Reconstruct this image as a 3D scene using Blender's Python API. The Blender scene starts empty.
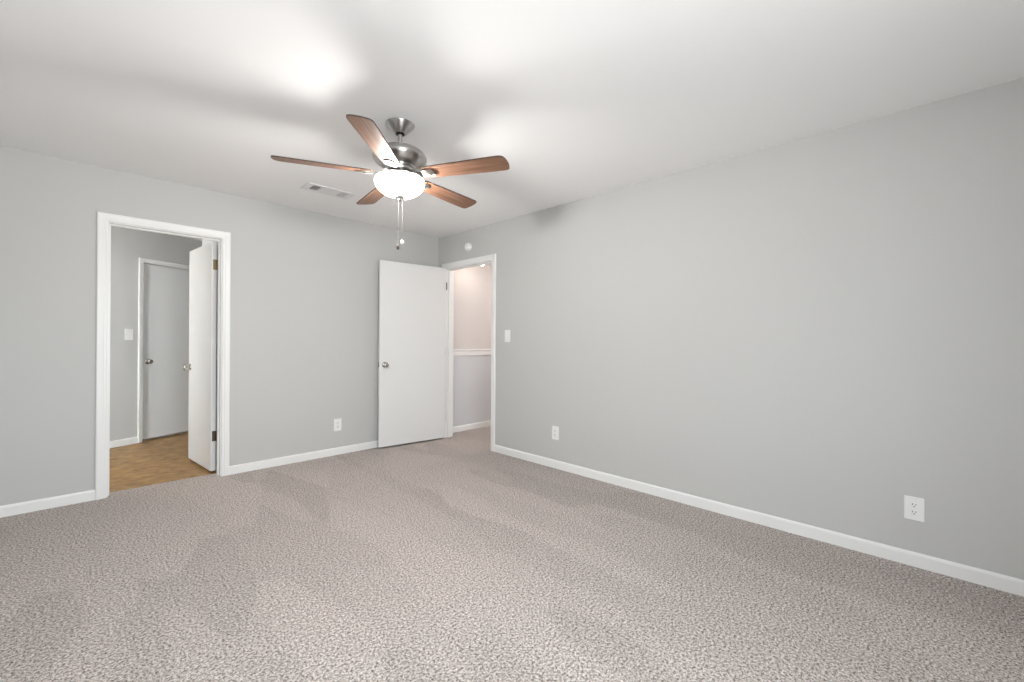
import bpy, bmesh, math, random
from mathutils import Vector, Matrix
random.seed(7)
S = bpy.context.scene
COL = S.collection

# ------------------------------------------------------------------ camera
YAW, ROLL, FPX = 0.791762, 0.0064719, 428.16
Fv = Vector((math.sin(YAW), math.cos(YAW), 0)); R0 = Vector((math.cos(YAW), -math.sin(YAW), 0)); U0 = R0.cross(Fv)
Rv = R0*math.cos(ROLL) + U0*math.sin(ROLL); Uv = U0*math.cos(ROLL) - R0*math.sin(ROLL)
cam_d = bpy.data.cameras.new('camera'); cam = bpy.data.objects.new('camera', cam_d); COL.objects.link(cam)
m = Matrix.Identity(4)
for i in range(3):
    m[i][0], m[i][1], m[i][2] = Rv[i], Uv[i], -Fv[i]
m[0][3], m[1][3], m[2][3] = -3.12454, -4.36664, 1.18290
cam.matrix_world = m
cam_d.sensor_width = 36.0; cam_d.lens = FPX/1024*36.0
cam_d.shift_y = -0.374/1024; cam_d.clip_start = 0.02
S.camera = cam

# ------------------------------------------------------------------ world, daylight, exposure
W = bpy.data.worlds.new('sky'); S.world = W; W.use_nodes = True
bg = W.node_tree.nodes['Background']
bg.inputs['Strength'].default_value = 23.0
_n, _l = W.node_tree.nodes, W.node_tree.links        # bright overcast sky over darker ground
_tc = _n.new('ShaderNodeTexCoord'); _sx = _n.new('ShaderNodeSeparateXYZ'); _rp = _n.new('ShaderNodeValToRGB')
_rp.color_ramp.elements[0].position = 0.47; _rp.color_ramp.elements[0].color = (0.74, 0.76, 0.78, 1)
_rp.color_ramp.elements[1].position = 0.53; _rp.color_ramp.elements[1].color = (0.87, 0.95, 1.0, 1)
_ma = _n.new('ShaderNodeMath'); _ma.operation = 'MULTIPLY_ADD'; _ma.inputs[1].default_value = 0.5; _ma.inputs[2].default_value = 0.5
_l.new(_tc.outputs['Generated'], _sx.inputs[0]); _l.new(_sx.outputs['Z'], _ma.inputs[0]); _l.new(_ma.outputs[0], _rp.inputs['Fac']); _l.new(_rp.outputs['Color'], bg.inputs['Color'])
S.view_settings.view_transform = 'Standard'; S.view_settings.look = 'None'
S.view_settings.gamma = 1.0; S.view_settings.use_curve_mapping = False
S.view_settings.exposure = 0.0

H = 2.44                     # ceiling height
RX0, RY0 = -3.80, -5.25      # the two walls behind the camera
WIN1 = (-3.60, -2.30, 0.75, 2.10)   # in the front wall, behind the viewer: x0,x1,z0,z1

def light(name, kind, loc, power, color=(1,1,1), size=0.1, rot=(0,0,0), size_y=None):
    d = bpy.data.lights.new(name, kind); d.energy = power; d.color = color
    if kind == 'AREA':
        d.size = size
        if size_y: d.shape = 'RECTANGLE'; d.size_y = size_y
    else: d.shadow_soft_size = size
    o = bpy.data.objects.new(name, d); o.location = loc; o.rotation_euler = rot; COL.objects.link(o)
    o['kind'] = 'helper'
    return o
# portals: they emit nothing, they guide the sky's light through the window
p1 = light('window_daylight', 'AREA', ((WIN1[0]+WIN1[1])/2, RY0-0.02, (WIN1[2]+WIN1[3])/2), 1, size=WIN1[1]-WIN1[0], size_y=WIN1[3]-WIN1[2], rot=(math.pi/2, 0, 0))
p1.data.cycles.is_portal = True

# ------------------------------------------------------------------ materials
def mat(name, color, rough=0.5, metal=0.0, spec=0.5, bump=None, aniso=0.0):
    mt = bpy.data.materials.new(name); mt.use_nodes = True
    nt = mt.node_tree; b = nt.nodes['Principled BSDF']
    b.inputs['Base Color'].default_value = (*color, 1); b.inputs['Roughness'].default_value = rough
    b.inputs['Metallic'].default_value = metal; b.inputs['Specular IOR Level'].default_value = spec
    b.inputs['Anisotropic'].default_value = aniso
    if bump:
        tc = nt.nodes.new('ShaderNodeTexCoord'); n = nt.nodes.new('ShaderNodeTexNoise'); bp = nt.nodes.new('ShaderNodeBump')
        n.inputs['Scale'].default_value = bump[0]; n.inputs['Detail'].default_value = 2
        bp.inputs['Strength'].default_value = bump[1]; bp.inputs['Distance'].default_value = bump[2]
        nt.links.new(tc.outputs['Object'], n.inputs['Vector']); nt.links.new(n.outputs['Fac'], bp.inputs['Height'])
        nt.links.new(bp.outputs['Normal'], b.inputs['Normal'])
    return mt
M = {}
M['wall'] = mat('grey wall paint', (0.545, 0.545, 0.535), 0.6, spec=0.3, bump=(160, 0.08, 0.002))
M['wall_hall'] = mat('pale upper wall paint', (0.66, 0.62, 0.60), 0.6, spec=0.3, bump=(160, 0.08, 0.002))
M['wall_low'] = mat('daylit grey lower wall paint', (0.64, 0.65, 0.67), 0.6, spec=0.3, bump=(160, 0.08, 0.002))  # grey paint, cooled and lightened to carry bluish daylight in its colour
M['ceiling'] = mat('white ceiling paint', (0.93, 0.93, 0.93), 0.8, spec=0.2, bump=(120, 0.1, 0.002))
M['trim'] = mat('white trim paint', (0.83, 0.83, 0.82), 0.35, spec=0.4)
M['door'] = mat('white door paint', (0.76, 0.76, 0.755), 0.4, spec=0.4)
M['plastic'] = mat('white plastic', (0.84, 0.84, 0.83), 0.3)
M['slot'] = mat('dark slot', (0.03, 0.03, 0.03), 0.6)
M['gap'] = mat('dark duct', (0.05, 0.05, 0.05), 0.8)
M['brass'] = mat('aged brass', (0.30, 0.23, 0.13), 0.35, metal=1.0)
M['bronze'] = mat('dark bronze', (0.10, 0.075, 0.055), 0.4, metal=0.8)
M['steel'] = mat('satin nickel knob', (0.52, 0.50, 0.47), 0.22, metal=1.0)
M['nickel'] = mat('brushed nickel', (0.50, 0.49, 0.475), 0.30, metal=1.0, aniso=0.85)
M['black'] = mat('black rubber', (0.015, 0.015, 0.015), 0.6)
M['white_metal'] = mat('white enamel', (0.80, 0.80, 0.80), 0.4)
M['chain'] = mat('pale bead chain', (0.45, 0.44, 0.43), 0.4, metal=0.6)

_nt = M['nickel'].node_tree; _tg = _nt.nodes.new('ShaderNodeTangent'); _tg.direction_type = 'RADIAL'; _tg.axis = 'Z'
_nt.nodes['Principled BSDF'].inputs['Anisotropic Rotation'].default_value = 0.25
_nt.links.new(_tg.outputs[0], _nt.nodes['Principled BSDF'].inputs['Tangent'])
def nodes(mt): return mt.node_tree.nodes, mt.node_tree.links, mt.node_tree.nodes['Principled BSDF']
def ramp(N, stops):
    r = N.new('ShaderNodeValToRGB'); el = r.color_ramp.elements
    while len(el) < len(stops): el.new(0.5)
    for e, (pos, c) in zip(el, stops): e.position = pos; e.color = (*c, 1)
    return r

# carpet: two-tone twist pile with vacuum strokes that run along the room
M['carpet'] = mat('beige twist carpet', (0.4, 0.35, 0.32), 0.95, spec=0.05)
N, L, B = nodes(M['carpet'])
tc = N.new('ShaderNodeTexCoord')
n1 = N.new('ShaderNodeTexNoise'); n1.inputs['Scale'].default_value = 98; n1.inputs['Detail'].default_value = 3.0; n1.inputs['Roughness'].default_value = 1.0
r1 = ramp(N, [(0.395, (0.06, 0.044, 0.038)), (0.452, (0.345, 0.295, 0.270)), (0.52, (0.51, 0.457, 0.428)), (0.60, (0.80, 0.745, 0.715))])
L.new(tc.outputs['Object'], n1.inputs['Vector']); L.new(n1.outputs['Fac'], r1.inputs['Fac'])
mp = N.new('ShaderNodeMapping'); mp.inputs['Scale'].default_value = (2.1, 0.62, 1.0); mp.inputs['Rotation'].default_value = (0, 0, math.radians(8))
n2 = N.new('ShaderNodeTexVoronoi'); n2.feature = 'SMOOTH_F1'; n2.inputs['Smoothness'].default_value = 0.15; n2.inputs['Scale'].default_value = 1.5; n2.distance = 'MANHATTAN'; n2.inputs['Randomness'].default_value = 0.9
L.new(tc.outputs['Object'], mp.inputs['Vector']); L.new(mp.outputs['Vector'], n2.inputs['Vector'])
sep = N.new('ShaderNodeSeparateColor'); L.new(n2.outputs['Color'], sep.inputs['Color'])
n3 = N.new('ShaderNodeTexNoise'); n3.inputs['Scale'].default_value = 9.0; n3.inputs['Detail'].default_value = 6; n3.inputs['Roughness'].default_value = 0.75
L.new(tc.outputs['Object'], n3.inputs['Vector'])
ad = N.new('ShaderNodeMath'); ad.operation = 'ADD'; L.new(sep.outputs['Red'], ad.inputs[0]); L.new(n3.outputs['Fac'], ad.inputs[1])
r2 = N.new('ShaderNodeMapRange'); r2.inputs['From Min'].default_value = 0.5; r2.inputs['From Max'].default_value = 1.5
r2.inputs['To Min'].default_value = 0.91; r2.inputs['To Max'].default_value = 1.065
L.new(ad.outputs[0], r2.inputs['Value'])
mx = N.new('ShaderNodeMix'); mx.data_type = 'RGBA'; mx.blend_type = 'MULTIPLY'; mx.inputs['Factor'].default_value = 1
L.new(r1.outputs['Color'], mx.inputs['A']); L.new(r2.outputs['Result'], mx.inputs['B']); L.new(mx.outputs['Result'], B.inputs['Base Color'])
bp = N.new('ShaderNodeBump'); bp.inputs['Strength'].default_value = 0.6; bp.inputs['Distance'].default_value = 0.006
L.new(n1.outputs['Fac'], bp.inputs['Height']); L.new(bp.outputs['Normal'], B.inputs['Normal'])

# vinyl in the bathroom
M['vinyl'] = mat('brown sheet vinyl', (0.3, 0.18, 0.08), 0.4, spec=0.4)
N, L, B = nodes(M['vinyl'])
tc = N.new('ShaderNodeTexCoord')
mp = N.new('ShaderNodeMapping'); mp.inputs['Scale'].default_value = (4.5, 5.5, 1); mp.inputs['Rotation'].default_value = (0, 0, 0.35)
n1 = N.new('ShaderNodeTexNoise'); n1.inputs['Scale'].default_value = 2.2; n1.inputs['Detail'].default_value = 6; n1.inputs['Roughness'].default_value = 0.65
r1 = ramp(N, [(0.32, (0.15, 0.072, 0.018)), (0.5, (0.30, 0.165, 0.050)), (0.68, (0.42, 0.255, 0.09))])
L.new(tc.outputs['Object'], mp.inputs['Vector']); L.new(mp.outputs['Vector'], n1.inputs['Vector'])
L.new(n1.outputs['Fac'], r1.inputs['Fac']); L.new(r1.outputs['Color'], B.inputs['Base Color'])

# walnut of the fan blades, grain along local x
M['walnut'] = mat('walnut veneer', (0.25, 0.13, 0.07), 0.45, spec=0.35)
N, L, B = nodes(M['walnut'])
tc = N.new('ShaderNodeTexCoord')
mp = N.new('ShaderNodeMapping'); mp.inputs['Scale'].default_value = (2.5, 55, 20)
n1 = N.new('ShaderNodeTexNoise'); n1.inputs['Scale'].default_value = 1.2; n1.inputs['Detail'].default_value = 4
r1 = ramp(N, [(0.3, (0.115, 0.055, 0.032)), (0.5, (0.19, 0.097, 0.059)), (0.72, (0.27, 0.147, 0.093))])
L.new(tc.outputs['Object'], mp.inputs['Vector']); L.new(mp.outputs['Vector'], n1.inputs['Vector'])
L.new(n1.outputs['Fac'], r1.inputs['Fac']); L.new(r1.outputs['Color'], B.inputs['Base Color'])
M['walnut_edge'] = mat('dark blade edge', (0.06, 0.035, 0.025), 0.5)

# lit frosted bowl
def glow_glass(name, color, strength, clear):
    mt = bpy.data.materials.new(name); mt.use_nodes = True; N, L, B = nodes(mt)
    B.inputs['Base Color'].default_value = (0.9, 0.87, 0.8, 1); B.inputs['Roughness'].default_value = 0.35
    B.inputs['Emission Color'].default_value = (*color, 1); B.inputs['Emission Strength'].default_value = strength
    t = N.new('ShaderNodeBsdfTransparent'); x = N.new('ShaderNodeMixShader'); x.inputs['Fac'].default_value = clear
    L.new(B.outputs[0], x.inputs[1]); L.new(t.outputs[0], x.inputs[2]); L.new(x.outputs[0], N['Material Output'].inputs['Surface'])
    return mt
BOWL_GLOW = 16.0
BULB_W = 60
M['bowl'] = glow_glass('lit frosted glass', (1.0, 0.93, 0.80), BOWL_GLOW, 0.75)
M['bowl_inner'] = glow_glass('frosted glass inside', (1.0, 0.93, 0.80), 0.0, 0.95)
M['bulb'] = bpy.data.materials.new('lit bulb'); M['bulb'].use_nodes = True
N, L, B = nodes(M['bulb'])
B.inputs['Emission Color'].default_value = (1.0, 0.9, 0.75, 1); B.inputs['Emission Strength'].default_value = 4
M['glass'] = bpy.data.materials.new('window glass'); M['glass'].use_nodes = True
N, L, B = nodes(M['glass'])
tr = N.new('ShaderNodeBsdfTransparent'); gl = N.new('ShaderNodeBsdfGlossy'); gl.inputs['Roughness'].default_value = 0.02
mxs = N.new('ShaderNodeMixShader'); mxs.inputs['Fac'].default_value = 0.05
L.new(tr.outputs[0], mxs.inputs[1]); L.new(gl.outputs[0], mxs.inputs[2]); L.new(mxs.outputs[0], N['Material Output'].inputs['Surface'])

# ------------------------------------------------------------------ mesh helpers
def box(bm, lo, hi, mi=0):
    x0,y0,z0 = lo; x1,y1,z1 = hi
    v = [bm.verts.new(c) for c in ((x0,y0,z0),(x1,y0,z0),(x1,y1,z0),(x0,y1,z0),(x0,y0,z1),(x1,y0,z1),(x1,y1,z1),(x0,y1,z1))]
    for f in ((3,2,1,0),(4,5,6,7),(0,1,5,4),(1,2,6,5),(2,3,7,6),(3,0,4,7)):
        bm.faces.new([v[i] for i in f]).material_index = mi
def prism(bm, pts, fn, d0, d1, mi=0):
    """outline pts (a,b) extruded from d0 to d1; fn(a,b,d) -> xyz"""
    lo = [bm.verts.new(fn(a,b,d0)) for a,b in pts]; hi = [bm.verts.new(fn(a,b,d1)) for a,b in pts]
    n = len(pts)
    bm.faces.new(lo[::-1]).material_index = mi; bm.faces.new(hi).material_index = mi
    for i in range(n):
        bm.faces.new((lo[i], lo[(i+1)%n], hi[(i+1)%n], hi[i])).material_index = mi
def lathe(bm, prof, segs=48, fn=lambda x,y,z:(x,y,z), mi=0, close=True):
    rings = []
    for r, z in prof:
        if r < 1e-6: rings.append([bm.verts.new(fn(0,0,z))])
        else: rings.append([bm.verts.new(fn(r*math.cos(2*math.pi*k/segs), r*math.sin(2*math.pi*k/segs), z)) for k in range(segs)])
    for a, b in zip(rings, rings[1:]):
        for k in range(segs):
            k2 = (k+1) % segs
            if len(a) == 1 and len(b) == 1: continue
            if len(a) == 1: f = (a[0], b[k2], b[k])
            elif len(b) == 1: f = (a[k], a[k2], b[0])
            else: f = (a[k], a[k2], b[k2], b[k])
            bm.faces.new(f).material_index = mi
    return rings
def sweep(bm, path, nrm, prof):
    """profile (w outwards in the wall plane, d off the wall) along an open path in the wall plane with mitred corners"""
    n = len(path); nrm = Vector(nrm); path = [Vector(p) for p in path]; rings = []
    for i, p in enumerate(path):
        ds = []
        if i > 0: ds.append((p-path[i-1]).normalized())
        if i < n-1: ds.append((path[i+1]-p).normalized())
        sides = [d.cross(nrm) for d in ds]
        s = sides[0] if len(sides) == 1 else (sides[0]+sides[1]) / (1+sides[0].dot(sides[1]))
        rings.append([bm.verts.new(p + s*w + nrm*d) for w, d in prof])
    k = len(prof)
    for a, b in zip(rings, rings[1:]):
        for j in range(k): bm.faces.new((a[j], a[(j+1)%k], b[(j+1)%k], b[j]))
    bm.faces.new(rings[0][::-1]); bm.faces.new(rings[-1])
def link(name, bm, mats, parent=None, smooth=None, bevel=0.0, loc=None, rot=None, segs=2):
    bmesh.ops.recalc_face_normals(bm, faces=bm.faces)
    me = bpy.data.meshes.new(name); bm.to_mesh(me); bm.free()
    for mt in (mats if isinstance(mats, (list, tuple)) else [mats]): me.materials.append(M[mt])
    o = bpy.data.objects.new(name, me); COL.objects.link(o)
    if parent: o.parent = parent
    if loc: o.location = loc
    if rot: o.rotation_euler = rot
    if smooth is not None:
        me.shade_smooth()
        md = o.modifiers.new('edges', 'EDGE_SPLIT'); md.split_angle = math.radians(smooth)
    if bevel:
        md = o.modifiers.new('eased', 'BEVEL'); md.width = bevel; md.segments = segs; md.limit_method = 'ANGLE'; md.angle_limit = math.radians(40)
    return o
def tag(o, label=None, cat=None, kind=None, group=None):
    if label: o['label'] = label
    if cat: o['category'] = cat
    if kind: o['kind'] = kind
    if group: o['group'] = group
    return o
def empty(name, loc=(0,0,0), rot=(0,0,0), parent=None):
    o = bpy.data.objects.new(name, None); o.location = loc; o.rotation_euler = rot; o.empty_display_size = 0.1
    COL.objects.link(o)
    if parent: o.parent = parent
    return o
def struct(name, bm, mats, label, cat, **k):
    return tag(link(name, bm, mats, **k), label, cat, 'structure')
BM = bmesh.new
XZ = lambda a,b,d: (a,d,b)      # outline in x-z, depth along y
YZ = lambda a,b,d: (d,a,b)      # outline in y-z, depth along x

# ------------------------------------------------------------------ room shell
T = 0.12
D1 = (-2.967, -2.264, 2.040)      # bathroom doorway in the back wall: clear x0, x1, top
D2 = (-0.972, -0.150, 2.042)      # hall doorway in the right wall:   clear y0, y1, top
J = 0.018                         # jamb board thickness

bm = BM(); box(bm, (RX0-T, RY0-T, -0.12), (2.4, 0.125, 0.0)); 
struct('floor', bm, 'carpet', 'beige speckled twist pile carpet covering the bedroom and hall', 'carpet')
bm = BM(); box(bm, (-4.3, 0.125, -0.12), (-0.9, 3.1, -0.004))
struct('floor_bathroom', bm, 'vinyl', 'mottled brown vinyl floor beyond the narrow open doorway', 'floor')
bm = BM(); box(bm, (RX0-T, RY0-T, H), (T, T, H+0.1))
struct('ceiling', bm, 'ceiling', 'smooth white bedroom ceiling', 'ceiling')
bm = BM(); box(bm, (-4.3, T, H), (-0.9, 3.2, H+0.1))
struct('ceiling_bathroom', bm, 'ceiling', 'white ceiling of the room beyond the narrow doorway', 'ceiling')
bm = BM(); box(bm, (T, -1.62, 2.217), (2.4, 0.14, 2.32))
struct('ceiling_hall', bm, 'ceiling', 'white ceiling of the hall beyond the corner doorway', 'ceiling')

def opening(a0, a1, o0, o1, top):
    return [(a0,0),(o0,0),(o0,top),(o1,top),(o1,0),(a1,0),(a1,H),(a0,H)]
bm = BM(); prism(bm, opening(RX0-T, T, D1[0]-J, D1[1]+J, D1[2]+J), XZ, 0.0, T)
struct('wall_back', bm, 'wall', 'light grey bedroom wall with the narrow bathroom doorway', 'wall')
bm = BM(); prism(bm, opening(RY0-T, 0.0, D2[0]-J, D2[1]+J, D2[2]+J), YZ, 0.0, T)
struct('wall_right', bm, 'wall', 'long light grey bedroom wall with the hall doorway near its corner', 'wall')
def windowed(lo, hi, w, fn, d0, d1):
    bm = BM()
    a0,a1,z0,z1 = w
    for r in ((lo,a0,0,H),(a1,hi,0,H),(a0,a1,0,z0),(a0,a1,z1,H)):
        prism(bm, [(r[0],r[2]),(r[1],r[2]),(r[1],r[3]),(r[0],r[3])], fn, d0, d1)
    bmesh.ops.remove_doubles(bm, verts=bm.verts, dist=1e-5)
    return bm
struct('wall_front', windowed(RX0-T, 0.0, WIN1, XZ, RY0-T, RY0), 'wall', 'light grey bedroom wall behind the viewer with a wide window', 'wall')
bm = BM(); box(bm, (RX0-T, RY0, 0), (RX0, 0, H))
struct('wall_left', bm, 'wall', 'plain light grey bedroom side wall', 'wall')

# windows of those two walls (behind the photograph's viewpoint, they let the daylight in)
def window(name, w, fn, d_in, d_out, label):
    root = tag(empty(name), label, 'window', 'structure')
    a0,a1,z0,z1 = w; am = (a0+a1)/2; zm = (z0+z1)/2
    bm = BM(); f = 0.045
    for r in ((a0,a0+f,z0,z1),(a1-f,a1,z0,z1),(a0+f,a1-f,z0,z0+f),(a0+f,a1-f,z1-f,z1),(am-.025,am+.025,z0+f,z1-f)):
        prism(bm, [(r[0],r[2]),(r[1],r[2]),(r[1],r[3]),(r[0],r[3])], fn, d_in, d_out)
    link('window_frame', bm, 'trim', root)
    for b0, b1 in ((a0+f, am-.025), (am+.025, a1-f)):
        bm = BM(); dm = (d_in+d_out)/2
        prism(bm, [(b0,z0+f),(b1,z0+f),(b1,z1-f),(b0,z1-f)], fn, dm-.003, dm+.003)
        link('window_pane', bm, 'glass', root)
window('window_1', WIN1, XZ, RY0-0.09, RY0-0.05, 'white framed two pane window in the wall behind the viewer')

# baseboards
BB = [(0,0),(0,0.0115),(0.060,0.0115),(0.068,0.0095),(0.0745,0.004),(0.0745,0)]
def baseboard(name, p, q, nrm, label):
    bm = BM(); sweep(bm, [p, q], nrm, BB); 
    return struct(name, bm, 'trim', label, 'baseboard')
CW = 0.060   # casing width
CR = 0.006   # reveal
def casing_profile(f): return [(CR+(w-CR)*f, d) for w, d in CAS]
# path direction x normal must point up
baseboard('baseboard_back', (D1[0]-CR-CW,0,0), (RX0,0,0), (0,-1,0), 'white baseboard on the grey wall, on the outer side of the narrow doorway')
baseboard('baseboard_back', (-0.0,0,0), (D1[1]+CR+CW,0,0), (0,-1,0), 'white baseboard between the narrow doorway and the room corner')
baseboard('baseboard_right', (0,RY0,0), (0,D2[0]-CR-CW,0), (-1,0,0), 'long white baseboard under the big blank grey wall')
baseboard('baseboard_right', (0,D2[1]+CR+CW,0), (0,-0.012,0), (-1,0,0), 'short white baseboard between the hall door casing and the corner')
baseboard('baseboard_front', (RX0,RY0,0), (0,RY0,0), (0,1,0), 'white baseboard along the wall behind the viewer')
baseboard('baseboard_left', (RX0,0,0), (RX0,RY0,0), (1,0,0), 'white baseboard along the side wall')

# door casings with their jambs
CAS = [(CR,0),(CR,0.009),(CR+0.006,0.0125),(CR+0.018,0.0125),(CR+0.024,0.015),(CR+0.046,0.017),(CR+0.055,0.017),(CR+CW,0.012),(CR+CW,0)]
def jamb(bm, a0, a1, top, fn, d0, d1, stop):
    prism(bm, [(a0-J,0),(a0,0),(a0,top),(a1,top),(a1,0),(a1+J,0),(a1+J,top+J),(a0-J,top+J)], fn, d0, d1)
    s = 0.011
    prism(bm, [(a0,0),(a0+s,0),(a0+s,top-s),(a1-s,top-s),(a1-s,0),(a1,0),(a1,top),(a0,top)], fn, stop[0], stop[1])
t1 = tag(empty('trim_1', ((D1[0]+D1[1])/2, 0, 0)), 'white casing around the narrow bathroom doorway', 'door frame', 'structure')
def under(root, name, bm, mt, **k):
    o = link(name, bm, mt, **k); o.parent = root; o.matrix_parent_inverse = Matrix.Translation(-root.location); return o
bm = BM(); sweep(bm, [(D1[1],0,0),(D1[1],0,D1[2]),(D1[0],0,D1[2]),(D1[0],0,0)], (0,-1,0), CAS); under(t1, 'casing', bm, 'trim')
bm = BM(); jamb(bm, D1[0], D1[1], D1[2], XZ, 0.0, T, (0.045, 0.075)); under(t1, 'jamb', bm, 'trim')
t2 = tag(empty('trim_2', (0, (D2[0]+D2[1])/2, 0)), 'white casing around the hall doorway in the corner', 'door frame', 'structure')
bm = BM(); sweep(bm, [(0,D2[0],0),(0,D2[0],D2[2]),(0,D2[1],D2[2]),(0,D2[1],0)], (-1,0,0), CAS); under(t2, 'casing', bm, 'trim')
bm = BM(); jamb(bm, D2[0], D2[1], D2[2], YZ, 0.0, T, (0.040, 0.070)); under(t2, 'jamb', bm, 'trim')

# ------------------------------------------------------------------ hall beyond the corner doorway
bm = BM(); box(bm, (T, 0.02, 0), (2.4, 0.14, 1.02))
struct('wall_hall', bm, 'wall_low', 'grey lower half of the hall wall, under its chair rail', 'wall')
bm = BM(); box(bm, (T, 0.02, 1.02), (2.4, 0.14, H))
struct('wall_hall', bm, 'wall_hall', 'pale warm upper half of the hall wall, above its chair rail', 'wall')
bm = BM(); box(bm, (2.4, -1.62, 0), (2.52, 0.14, H))
struct('wall_hall_end', bm, 'wall_hall', 'far end wall of the hall', 'wall')
bm = BM(); box(bm, (T, -1.62, 0), (2.4, -1.5, H))
struct('wall_hall_side', bm, 'wall_hall', 'hall wall opposite the chair rail', 'wall')
baseboard('baseboard_hall', (2.4,0.02,0), (T,0.02,0), (0,-1,0), 'white baseboard seen through the hall doorway')
bm = BM(); sweep(bm, [(2.4,0.02,0.98),(T,0.02,0.98)], (0,-1,0), [(0,0),(0,.010),(.012,.014),(.022,.012),(.060,.012),(.068,.022),(.080,.022),(.085,.016),(.085,0)])
struct('trim_3', bm, 'trim', 'white chair rail on the hall wall', 'chair rail')
def ceiling_lamp(loc, label, glow, color, k=1.0):
    root = tag(empty('ceiling_lamp', loc), label, 'ceiling light')
    bm = BM(); lathe(bm, [(0,0),(.13*k,0),(.135*k,-.012),(.125*k,-.022),(0,-.022)]); link('lamp_base', bm, 'white_metal', root, smooth=40)
    M['opal'] = glow_glass('lit opal glass', color, glow, 0.0)
    bm = BM(); lathe(bm, [(.115*k,-.022),(.11*k,-.05),(.085*k,-.075),(.045*k,-.09),(0,-.095)]); link('lamp_shade', bm, 'opal', root, smooth=60)
ceiling_lamp((0.43, -0.31, 2.217), 'dome ceiling light in the hall, its lit tip seen under the door head', 22, (1.0, 0.87, 0.78), 0.65)
ceiling_lamp((1.50, -0.95, 2.217), 'added fill dome farther along the hall, hidden by the big grey wall', 105, (1.0, 0.93, 0.89))  # fill lamp added out of view to brighten the hall wall
ceiling_lamp((-3.70, 1.00, H), 'dome ceiling light in the room beyond the narrow doorway', 58, (1.0, 0.90, 0.79))

# ------------------------------------------------------------------ room beyond the narrow doorway
ang = math.radians(26.0); ca, sa = math.cos(ang), math.sin(ang)
P0 = Vector((-2.66, 2.035, 0))                      # where the closed door's casing meets the floor
E = Vector((ca, sa, 0)); Nn = Vector((sa, -ca, 0))  # along the wall, off the wall towards the viewer
def slant(a, b, d):                                 # a along wall, b height, d behind the wall face
    q = P0 + E*a - Nn*d; return (q.x, q.y, b)
D3 = (0.060, 0.80, 2.045)
bm = BM(); prism(bm, [(-1.75,0),(D3[0]-J,0),(D3[0]-J,D3[2]+J),(D3[1]+J,D3[2]+J),(D3[1]+J,0),(1.75,0),(1.75,H),(-1.75,H)], slant, 0, 0.1)
struct('wall_bathroom', bm, 'wall', 'grey slanting wall with a closed white door beyond the narrow doorway', 'wall')
bm = BM(); prism(bm, [(-1.75,0),(1.75,0),(1.75,H),(-1.75,H)], slant, 0.16, 0.2)  # plate added to stop sky light leaking under the closed door
struct('light_block_bathroom', bm, 'wall', 'plate added behind the closed inner door to block sky light', 'wall')
bm = BM(); box(bm, (-2.242, T, 0), (-2.142, 0.955, H))
struct('wall_bathroom_return', bm, 'trim', 'short white wall behind the open bathroom door', 'wall')
bm = BM(); box(bm, (-4.3, T, 0), (-4.2, 3.1, H)); struct('wall_bathroom_side', bm, 'wall', 'grey side wall of the room beyond the narrow doorway', 'wall')
bm = BM(); box(bm, (-1.0, T, 0), (-0.9, 3.2, H)); struct('wall_bathroom_end', bm, 'wall', 'grey end wall of the room beyond the narrow doorway', 'wall')
def P(a, b, d): return Vector(slant(a, b, d))
t4 = tag(empty('trim_4', P(0.43,0,0)), 'white casing around the closed inner door', 'door frame', 'structure')
bm = BM(); sweep(bm, [P(D3[1],0,0),P(D3[1],D3[2],0),P(D3[0],D3[2],0),P(D3[0],0,0)], Nn, casing_profile(0.75)); under(t4, 'casing', bm, 'trim')
bm = BM(); jamb(bm, D3[0], D3[1], D3[2], slant, 0.0, 0.1, (0.07, 0.1)); under(t4, 'jamb', bm, 'trim')
bm = BM(); sweep(bm, [P(D3[0]-CR-CW*0.75,0,0), P(-1.7,0,0)], Nn, BB); struct('baseboard_bathroom', bm, 'trim', 'white baseboard on the slanting wall beside the closed inner door', 'baseboard')

# ------------------------------------------------------------------ doors
def knob(parent, loc, direction, mats='steel'):
    """round knob: rose, neck, knob; local z points off the door"""
    q = Vector((0,0,1)).rotation_difference(Vector(direction)).to_euler()
    rose = BM(); lathe(rose, [(0,0),(.031,0),(.032,.003),(.028,.008),(.015,.011),(.0135,.014)], 32); 
    k = link('knob', BM_knob(), mats, parent, smooth=50, loc=loc, rot=q)
    r = link('rose', rose, mats, k, smooth=40)
    return k
def BM_knob():
    b = BM(); lathe(b, [(.0125,.008),(.0115,.026),(.014,.031),(.022,.035),(.0265,.042),(.0272,.049),(.024,.056),(.017,.0605),(.009,.0605),(.008,.0585),(0,.0585)], 32); return b
def hinge(parent, loc, rotz=0.0, mt='brass'):
    """leaf in local x-z, barrel at origin along z"""
    bm = BM(); box(bm, (-0.030,-0.0012,-0.045), (0.0,0.0012,0.045)); 
    h = link('hinge', bm, mt, parent, loc=loc, rot=(0,0,rotz))
    b2 = BM(); lathe(b2, [(0,-.048),(.0055,-.048),(.0055,.048),(0,.048)], 16, fn=lambda x,y,z:(x,y-0.003,z)); link('hinge_barrel', b2, mt, h, smooth=40)
    return h
def leaf(name, root, w, h, t, z0, fn):
    bm = BM(); prism(bm, [(0,z0),(w,z0),(w,z0+h),(0,z0+h)], fn, 0, t)
    return link(name, bm, 'door', root, bevel=0.002)

# hall door, open into the bedroom and lying nearly against the back wall.
# local frame: +x from hinge to free edge, +y towards the back wall; room-facing face at y = 0
a = math.radians(180-6.6)
d2 = tag(empty('door_1', (-0.030, -0.196, 0.0), (0,0,a)), 'flat white slab door, swung open into the bedroom beside the back wall corner', 'door', 'structure')
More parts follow.
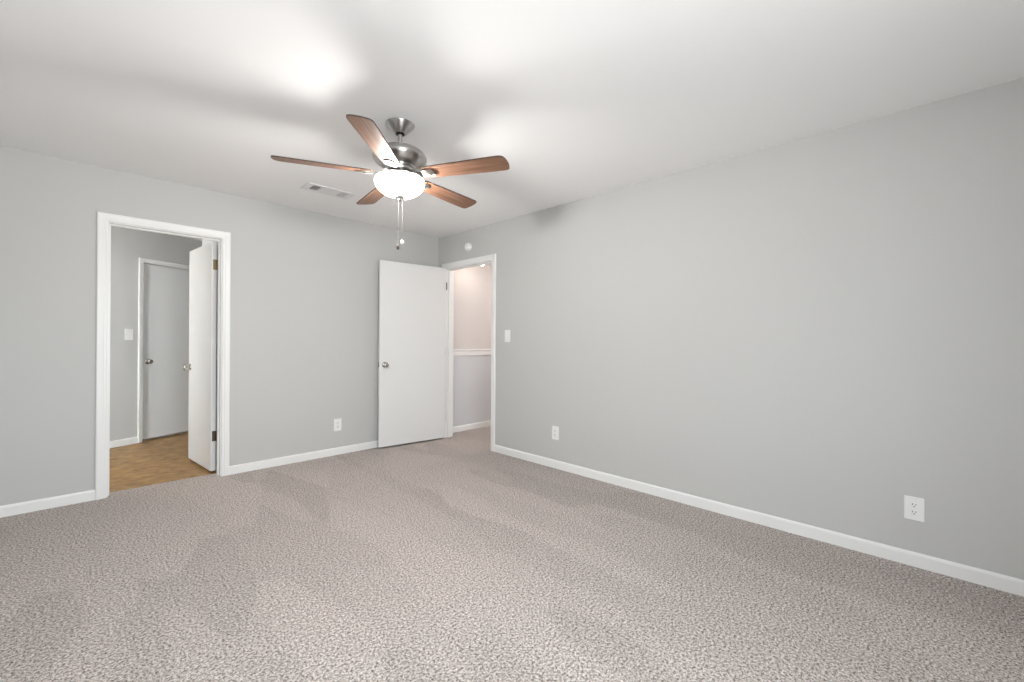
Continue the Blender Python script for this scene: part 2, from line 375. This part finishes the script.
# rotated by ~180 deg, local +y points to world -y, so the slab grows towards -y local
leaf('door_slab', d2, 0.815, 2.028, 0.035, 0.018, lambda x,z,d: (x, -d, z))
knob(d2, (0.755, 0.0, 0.912), (0,1,0)); knob(d2, (0.755, -0.035, 0.912), (0,-1,0))
bm = BM(); box(bm, (0.815,-0.029,0.885), (0.8175,-0.006,0.945)); link('latch_plate', bm, 'steel', d2)
for z in (0.25, 1.05, 1.83):
    bm = BM(); box(bm, (-0.003,-0.034,z-.045), (0.0,-0.002,z+.045)); hm = 'bronze' if z > 1.5 else 'trim'; h = link('hinge', bm, hm, d2)
    b2 = BM(); lathe(b2, [(0,z-.045),(.0055,z-.045),(.0055,z+.045),(0,z+.045)], 16, fn=lambda x,y,q:(x-.004,y+.004,q)); link('hinge_barrel', b2, hm, h, smooth=40)

# bathroom door, open inwards. local +x from hinge to free edge (away from the viewer), face seen from the bedroom at local y = +0
a = math.radians(95.2)
d1 = tag(empty('door_2', (-2.306, 0.146, 0.0), (0,0,a)), 'flat white slab door, opened inwards on the brown vinyl floor', 'door', 'structure')
leaf('door_slab', d1, 0.668, 2.012, 0.038, 0.020, lambda x,z,d: (x, -d, z))
knob(d1, (0.608, 0.0, 0.907), (0,1,0)); knob(d1, (0.608, -0.038, 0.907), (0,-1,0))
bm = BM(); box(bm, (0.668,-0.029,0.88), (0.6705,-0.006,0.94)); link('latch_plate', bm, 'steel', d1)
for z, hm in ((0.325,'bronze'), (1.835,'brass')):
    bm = BM(); box(bm, (-0.003,-0.044,z-.045), (0.0005,-0.010,z+.045)); h = link('hinge', bm, hm, d1)
    b2 = BM(); lathe(b2, [(0,z-.045),(.006,z-.045),(.006,z+.045),(0,z+.045)], 16, fn=lambda x,y,q:(x-.003,y-.046,q)); link('hinge_barrel', b2, hm, h, smooth=40)

# closed inner door
d3 = tag(empty('door_3', P(D3[0]+0.003, 0, 0.03), (0,0,ang)), 'flat white slab door standing closed in the slanting wall', 'door', 'structure')
leaf('door_slab', d3, D3[1]-D3[0]-0.006, 2.015, 0.035, 0.026, lambda x,z,d: (x, d, z))
knob(d3, (0.065, 0.0, 0.915), (0,-1,0))

# ------------------------------------------------------------------ wall plates
def plate_root(name, loc, rotz, label, cat, group=None):
    return tag(empty(name, loc, (0,0,rotz)), label, cat, None, group)
def rounded(w, h, r, n=5):
    pts = []
    for cx, cz, a0 in ((w/2-r,h/2-r,0),(-w/2+r,h/2-r,90),(-w/2+r,-h/2+r,180),(w/2-r,-h/2+r,270)):
        for k in range(n+1):
            t = math.radians(a0+90*k/n); pts.append((cx+r*math.cos(t), cz+r*math.sin(t)))
    return pts
# local frame: plate in x-z, wall at y = 0, faces -y
def cover(root, w=0.079, h=0.124):
    bm = BM(); prism(bm, rounded(w,h,.004), XZ, -0.006, 0.0); return link('cover_plate', bm, 'plastic', root, bevel=0.0025)
def receptacle(root, z):
    bm = BM(); prism(bm, [(x, y+z) for x,y in rounded(.034,.030,.012)], XZ, -0.0085, -0.005); r = link('receptacle', bm, 'plastic', root, bevel=0.001)
    for x, hh in ((-.0065,.009),(.0065,.0075)):
        bm = BM(); prism(bm, [(x-.0014,z+.004-hh/2),(x+.0014,z+.004-hh/2),(x+.0014,z+.004+hh/2),(x-.0014,z+.004+hh/2)], XZ, -0.0089, -0.0080); link('slot', bm, 'slot', r)
    bm = BM(); prism(bm, [(.0028*math.cos(t*math.pi/6), z-.0075+.0028*math.sin(t*math.pi/6)) for t in range(12)], XZ, -0.0089, -0.0080); link('ground_hole', bm, 'slot', r)
def outlet(loc, rotz, label):
    root = plate_root('wall_outlet', loc, rotz, label, 'outlet')
    cover(root); receptacle(root, 0.0195); receptacle(root, -0.0195)
    bm = BM(); lathe(bm, [(0,-.0078),(.003,-.0074),(.0033,-.0055)], 16, fn=lambda x,y,z:(x,z,y)); link('screw', bm, 'white_metal', root)
    return root
def switch(loc, rotz, label):
    root = plate_root('light_switch', loc, rotz, label, 'light switch')
    cover(root)
    bm = BM(); prism(bm, rounded(.012,.026,.002), XZ, -0.0075, -0.005); link('toggle_frame', bm, 'plastic', root)
    bm = BM(); prism(bm, [(-.006,.004),(-.019,.010),(-.019,.015),(-.006,.009)], lambda a,b,d:(d,a,b), -.0042, .0042); link('toggle', bm, 'plastic', root, bevel=0.001)
    for z in (.042,-.042):
        bm = BM(); lathe(bm, [(0,-.0074),(.0028,-.007),(.003,-.0055)], 16, fn=lambda x,y,q:(x,q,y+z)); link('screw', bm, 'white_metal', root)
    return root
R90 = -math.pi/2     # faces -x
outlet((0, -4.293, 0.305), R90, 'white duplex outlet low on the big grey wall, the large near one')
outlet((0, -1.860, 0.326), R90, 'small far white outlet low on the wall near the hall doorway')
outlet((-1.248, 0, 0.306), 0, 'white outlet between the narrow doorway and the open hall door')
switch((0, -1.219, 1.231), R90, 'white light switch on the wall beside the hall doorway')
sw = P(-0.080, 1.225, 0)
switch((sw.x, sw.y, sw.z), ang, 'white light switch on the slanting wall beside the closed inner door')

# smoke alarm above the hall doorway
sd = plate_root('smoke_alarm', (0, -0.583, 2.246), R90, 'small round white alarm on the wall above the hall doorway', 'smoke alarm')
fy = lambda x,y,z: (x, -z, y)
bm = BM(); lathe(bm, [(0,0),(.050,0),(.051,.004),(.049,.010),(.045,.012)], 40, fn=fy); link('base', bm, 'plastic', sd, smooth=40)
bm = BM(); lathe(bm, [(.044,.010),(.043,.026),(.038,.033),(.028,.036),(.025,.032),(.019,.032),(.017,.038),(0,.038)], 40, fn=fy); link('cover', bm, 'plastic', sd, smooth=35)
bm = BM(); lathe(bm, [(0,.0382),(.009,.0382),(.008,.041),(0,.0415)], 20, fn=fy); link('test_button', bm, 'white_metal', sd, smooth=40)

# ------------------------------------------------------------------ ceiling register
vr = tag(empty('ceiling_vent', (-1.640, -0.712, H)), 'white ceiling register with two louvred banks behind the fan', 'vent')
vw, vd = 0.195, 0.092
bm = BM()
banks = [(-0.150, -0.077), (0.077, 0.150)]; yb = 0.066
def slab(x0,x1,y0,y1): box(bm, (x0,y0,-0.0065), (x1,y1,-0.0005))
slab(-vw,banks[0][0],-vd,vd); slab(banks[0][1],banks[1][0],-vd,vd); slab(banks[1][1],vw,-vd,vd)
for b in banks: slab(b[0],b[1],-vd,-yb); slab(b[0],b[1],yb,vd)
link('frame', bm, 'white_metal', vr)
for i, b in enumerate(banks):
    bm = BM(); box(bm, (b[0],-yb,-0.0012), (b[1],yb,-0.0004)); bk = link('louvre_bank', bm, 'gap', vr)
    n = 5
    for k in range(n):
        x = b[0] + (k+.5)*(b[1]-b[0])/n
        if i == 0: sh = [(x-.0008,-.0065),(x+.0008,-.0065),(x+.0008,-.0012),(x-.0008,-.0012)]
        else: sh = [(x+.0036,-.0063),(x+.0021,-.0063),(x-.0034,-.0022),(x-.0019,-.0022)]
        bm = BM(); prism(bm, sh, lambda a,c,d:(a,d,c), -yb, yb); link('slat', bm, 'white_metal', bk)

# ------------------------------------------------------------------ ceiling fan
FX, FY = -1.810, -2.140
fan = tag(empty('ceiling_fan', (FX, FY, H)), 'brushed nickel ceiling fan with five walnut blades and a lit glass bowl', 'ceiling fan')
Z = lambda z: z - H
def part(name, prof, mt, parent=fan, smooth=35, segs=56):
    bm = BM(); lathe(bm, [(r, Z(z)) for r, z in prof], segs); return link(name, bm, mt, parent, smooth=smooth)
part('canopy', [(0,2.4395),(.082,2.4395),(.0835,2.436),(.0815,2.431),(.037,2.3860),(.034,2.3850),(.027,2.3850),(.027,2.391),(0,2.391)], 'nickel')
part('canopy_seal', [(0,2.3905),(.026,2.3905),(.026,2.3815),(.021,2.3785),(0,2.3785)], 'black')
part('downrod', [(0,2.385),(.0125,2.385),(.0125,2.295),(0,2.295)], 'nickel')
part('rod_collar', [(.0126,2.322),(.019,2.320),(.022,2.313),(.024,2.303),(.0126,2.303)], 'nickel')
part('motor_housing', [(.013,2.3025),(.045,2.3015),(.085,2.296),(.118,2.285),(.142,2.268),(.153,2.251),(.155,2.240),(.150,2.228),(.132,2.209),(.108,2.195),(.092,2.191),(.088,2.182),(.06,2.180),(0,2.180)], 'nickel')
part('flywheel', [(0,2.181),(.082,2.181),(.084,2.173),(.082,2.165),(0,2.165)], 'nickel')
part('switch_housing', [(0,2.166),(.052,2.166),(.056,2.158),(.056,2.124),(.050,2.1205),(0,2.1205)], 'nickel')
part('uplight_baffle', [(.05,2.1275),(.110,2.1260),(.138,2.1205),(.139,2.1190),(.137,2.1180),(.110,2.1225),(.05,2.1225)], 'nickel')  # pan added over the bulbs to hold their light off the ceiling
BZ0 = 2.116
bowl_prof = [(r*.965, BZ0-(2.118-z)*.80) for r,z in [(.1300,2.1185),(.1420,2.115),(.1475,2.106),(.1480,2.098),(.1455,2.084),(.1385,2.065),(.1265,2.045),(.108,2.026),(.083,2.011),(.055,2.002),(.025,1.998),(.010,1.9975)]]
bm = BM(); outer = [(r,Z(z)) for r,z in bowl_prof]; inner = [(max(r-.004,.010), Z(z)+.003) for r,z in bowl_prof[::-1]]
lathe(bm, outer, 64); lathe(bm, [outer[-1]]+inner+[outer[0]], 64, mi=1); bmesh.ops.remove_doubles(bm, verts=bm.verts, dist=1e-6)
link('glass_bowl', bm, ['bowl','bowl_inner'], fan, smooth=60)
part('bowl_rod', [(0,2.122),(.006,2.118),(.006,2.01),(0,2.01)], 'nickel', segs=16)
part('finial', [(.0065,2.0235),(.029,2.022),(.031,2.017),(.028,2.011),(.016,2.008),(.013,2.003),(.014,1.999),(.011,1.994),(.005,1.991),(0,1.990)], 'nickel')
for s in (-1, 1):
    bm = BM(); lathe(bm, [(0,Z(2.118)),(.012,Z(2.118)),(.013,Z(2.108)),(.020,Z(2.095)),(.023,Z(2.082)),(.020,Z(2.070)),(.012,Z(2.062)),(0,Z(2.060))], 24, fn=lambda x,y,z:(x+s*.062,y,z)); link('bulb', bm, 'bulb', fan, smooth=60)
    l = light('bulb_light', 'POINT', (s*.062, 0, Z(2.076)), BULB_W, (1.0, 0.965, 0.925), 0.042); l.parent = fan
# blades: local x outwards, pitched about local x
BZ = 2.140; PITCH = math.radians(11.5)
def blade_bm():
    bm = BM()
    top = [(.165,.048),(.20,.052),(.30,.056),(.45,.0605),(.58,.0635),(.630,.0635),(.646,.060),(.654,.053)]
    tip = [(.659,.038),(.662,.015),(.661,-.015),(.656,-.038)]
    bot = [(.649,-.053),(.640,-.060),(.624,-.0635),(.58,-.0635),(.45,-.0605),(.30,-.056),(.20,-.052),(.165,-.048),(.158,-.041)]
    pts = top+tip+bot+[(.158,.044)]
    prism(bm, pts, lambda a,b,d:(a,b,d), 0.0, 0.0065)
    for f in bm.faces:
        f.material_index = 0 if abs(f.normal.z) > .5 or len(f.verts) > 8 else 1
    return bm
def arm_bm():
    """blade arm: thin shaped plate from the flywheel, widening into a paddle under the blade"""
    bm = BM()
    xs = [.070,.090,.110,.130,.150,.170,.190,.205,.217,.224,.2275]
    hw = [.0150,.0150,.0165,.0220,.0290,.0340,.0345,.0320,.0250,.0150,.0050]
    zz = [.031,.027,.012,.000,-.0025,-.003,-.003,-.003,-.003,-.003,-.003]
    th = [.006,.006,.005,.005,.0045,.0045,.0045,.0045,.0045,.0045,.0045]
    rows = []
    for x,w,z,t in zip(xs,hw,zz,th):
        rows.append([[bm.verts.new((x, w*u, z - (t if k else 0) + (0.25*w*(u*u) if False else 0))) for u in (-1,-.6,0,.6,1)] for k in (0,1)])
    for A, Bq in zip(rows, rows[1:]):
        for j in range(4):
            bm.faces.new((A[0][j],A[0][j+1],Bq[0][j+1],Bq[0][j])); bm.faces.new((A[1][j+1],A[1][j],Bq[1][j],Bq[1][j+1]))
        for j in (0,4): bm.faces.new((A[0][j],Bq[0][j],Bq[1][j],A[1][j]))
    for e in (rows[0], rows[-1]): bm.faces.new(e[0]+e[1][::-1])
    return bm
def oval_bm():
    bm = BM(); prism(bm, [(.196+.007*math.cos(k*math.pi/8), .021*math.sin(k*math.pi/8)) for k in range(16)], lambda a,b,d:(a,b,d), -.0082, -.0070); return bm  # thin dark oval under the arm's outer end
proto = None
for k in range(5):
    rot = (Matrix.Rotation(math.radians(72*k + (10.8, 8.8, 11.2, 7.8, 9.6)[k]), 3, 'Z') @ Matrix.Rotation(-PITCH, 3, 'X')).to_euler()
    loc = (0, 0, Z(BZ))
    if proto is None:
        b = link('blade', blade_bm(), ['walnut','walnut_edge'], fan, bevel=0.0)
        ar = link('blade_arm', arm_bm(), 'nickel', fan, smooth=30)
        sl = link('arm_oval', oval_bm(), 'bronze', ar)
        proto = (b, ar, sl)
    else:
        b = proto[0].copy(); ar = proto[1].copy(); sl = proto[2].copy()
        for o in (b, ar, sl): COL.objects.link(o)
        b.parent = fan; ar.parent = fan; sl.parent = ar
    b.location = loc; ar.location = loc; b.rotation_euler = rot; ar.rotation_euler = rot
# pull chains
def chain(dx, dy, z0, z1, fob, mt):
    bm = BM(); n = int((z0-z1)/.0062)
    for i in range(n):
        z = Z(z0 - (i+.5)*(z0-z1)/n)
        lathe(bm, [(0,z+.0028),(.0010,z+.0016),(.0013,z),(.0010,z-.0016),(0,z-.0028)], 6, fn=lambda x,y,q:(x+dx,y+dy,q))
    lathe(bm, [(.0007,Z(z0)),(.0007,Z(z1))], 4, fn=lambda x,y,q:(x+dx,y+dy,q))
    c = link('pull_chain', bm, 'chain', fan)
    bm = BM(); lathe(bm, [(r, Z(z1)+q) for r,q in fob], 20, fn=lambda x,y,q:(x+dx,y+dy,q)); link('chain_fob', bm, mt, c, smooth=50)
chain(.012, -.010, 1.995, 1.766, [(0,.002),(.004,0),(.010,-.006),(.0125,-.013),(.010,-.020),(.004,-.026),(0,-.027)], 'plastic')
chain(-.006, .006, 1.995, 1.738, [(0,.002),(.003,0),(.006,-.006),(.008,-.018),(.007,-.026),(0,-.029)], 'bronze')
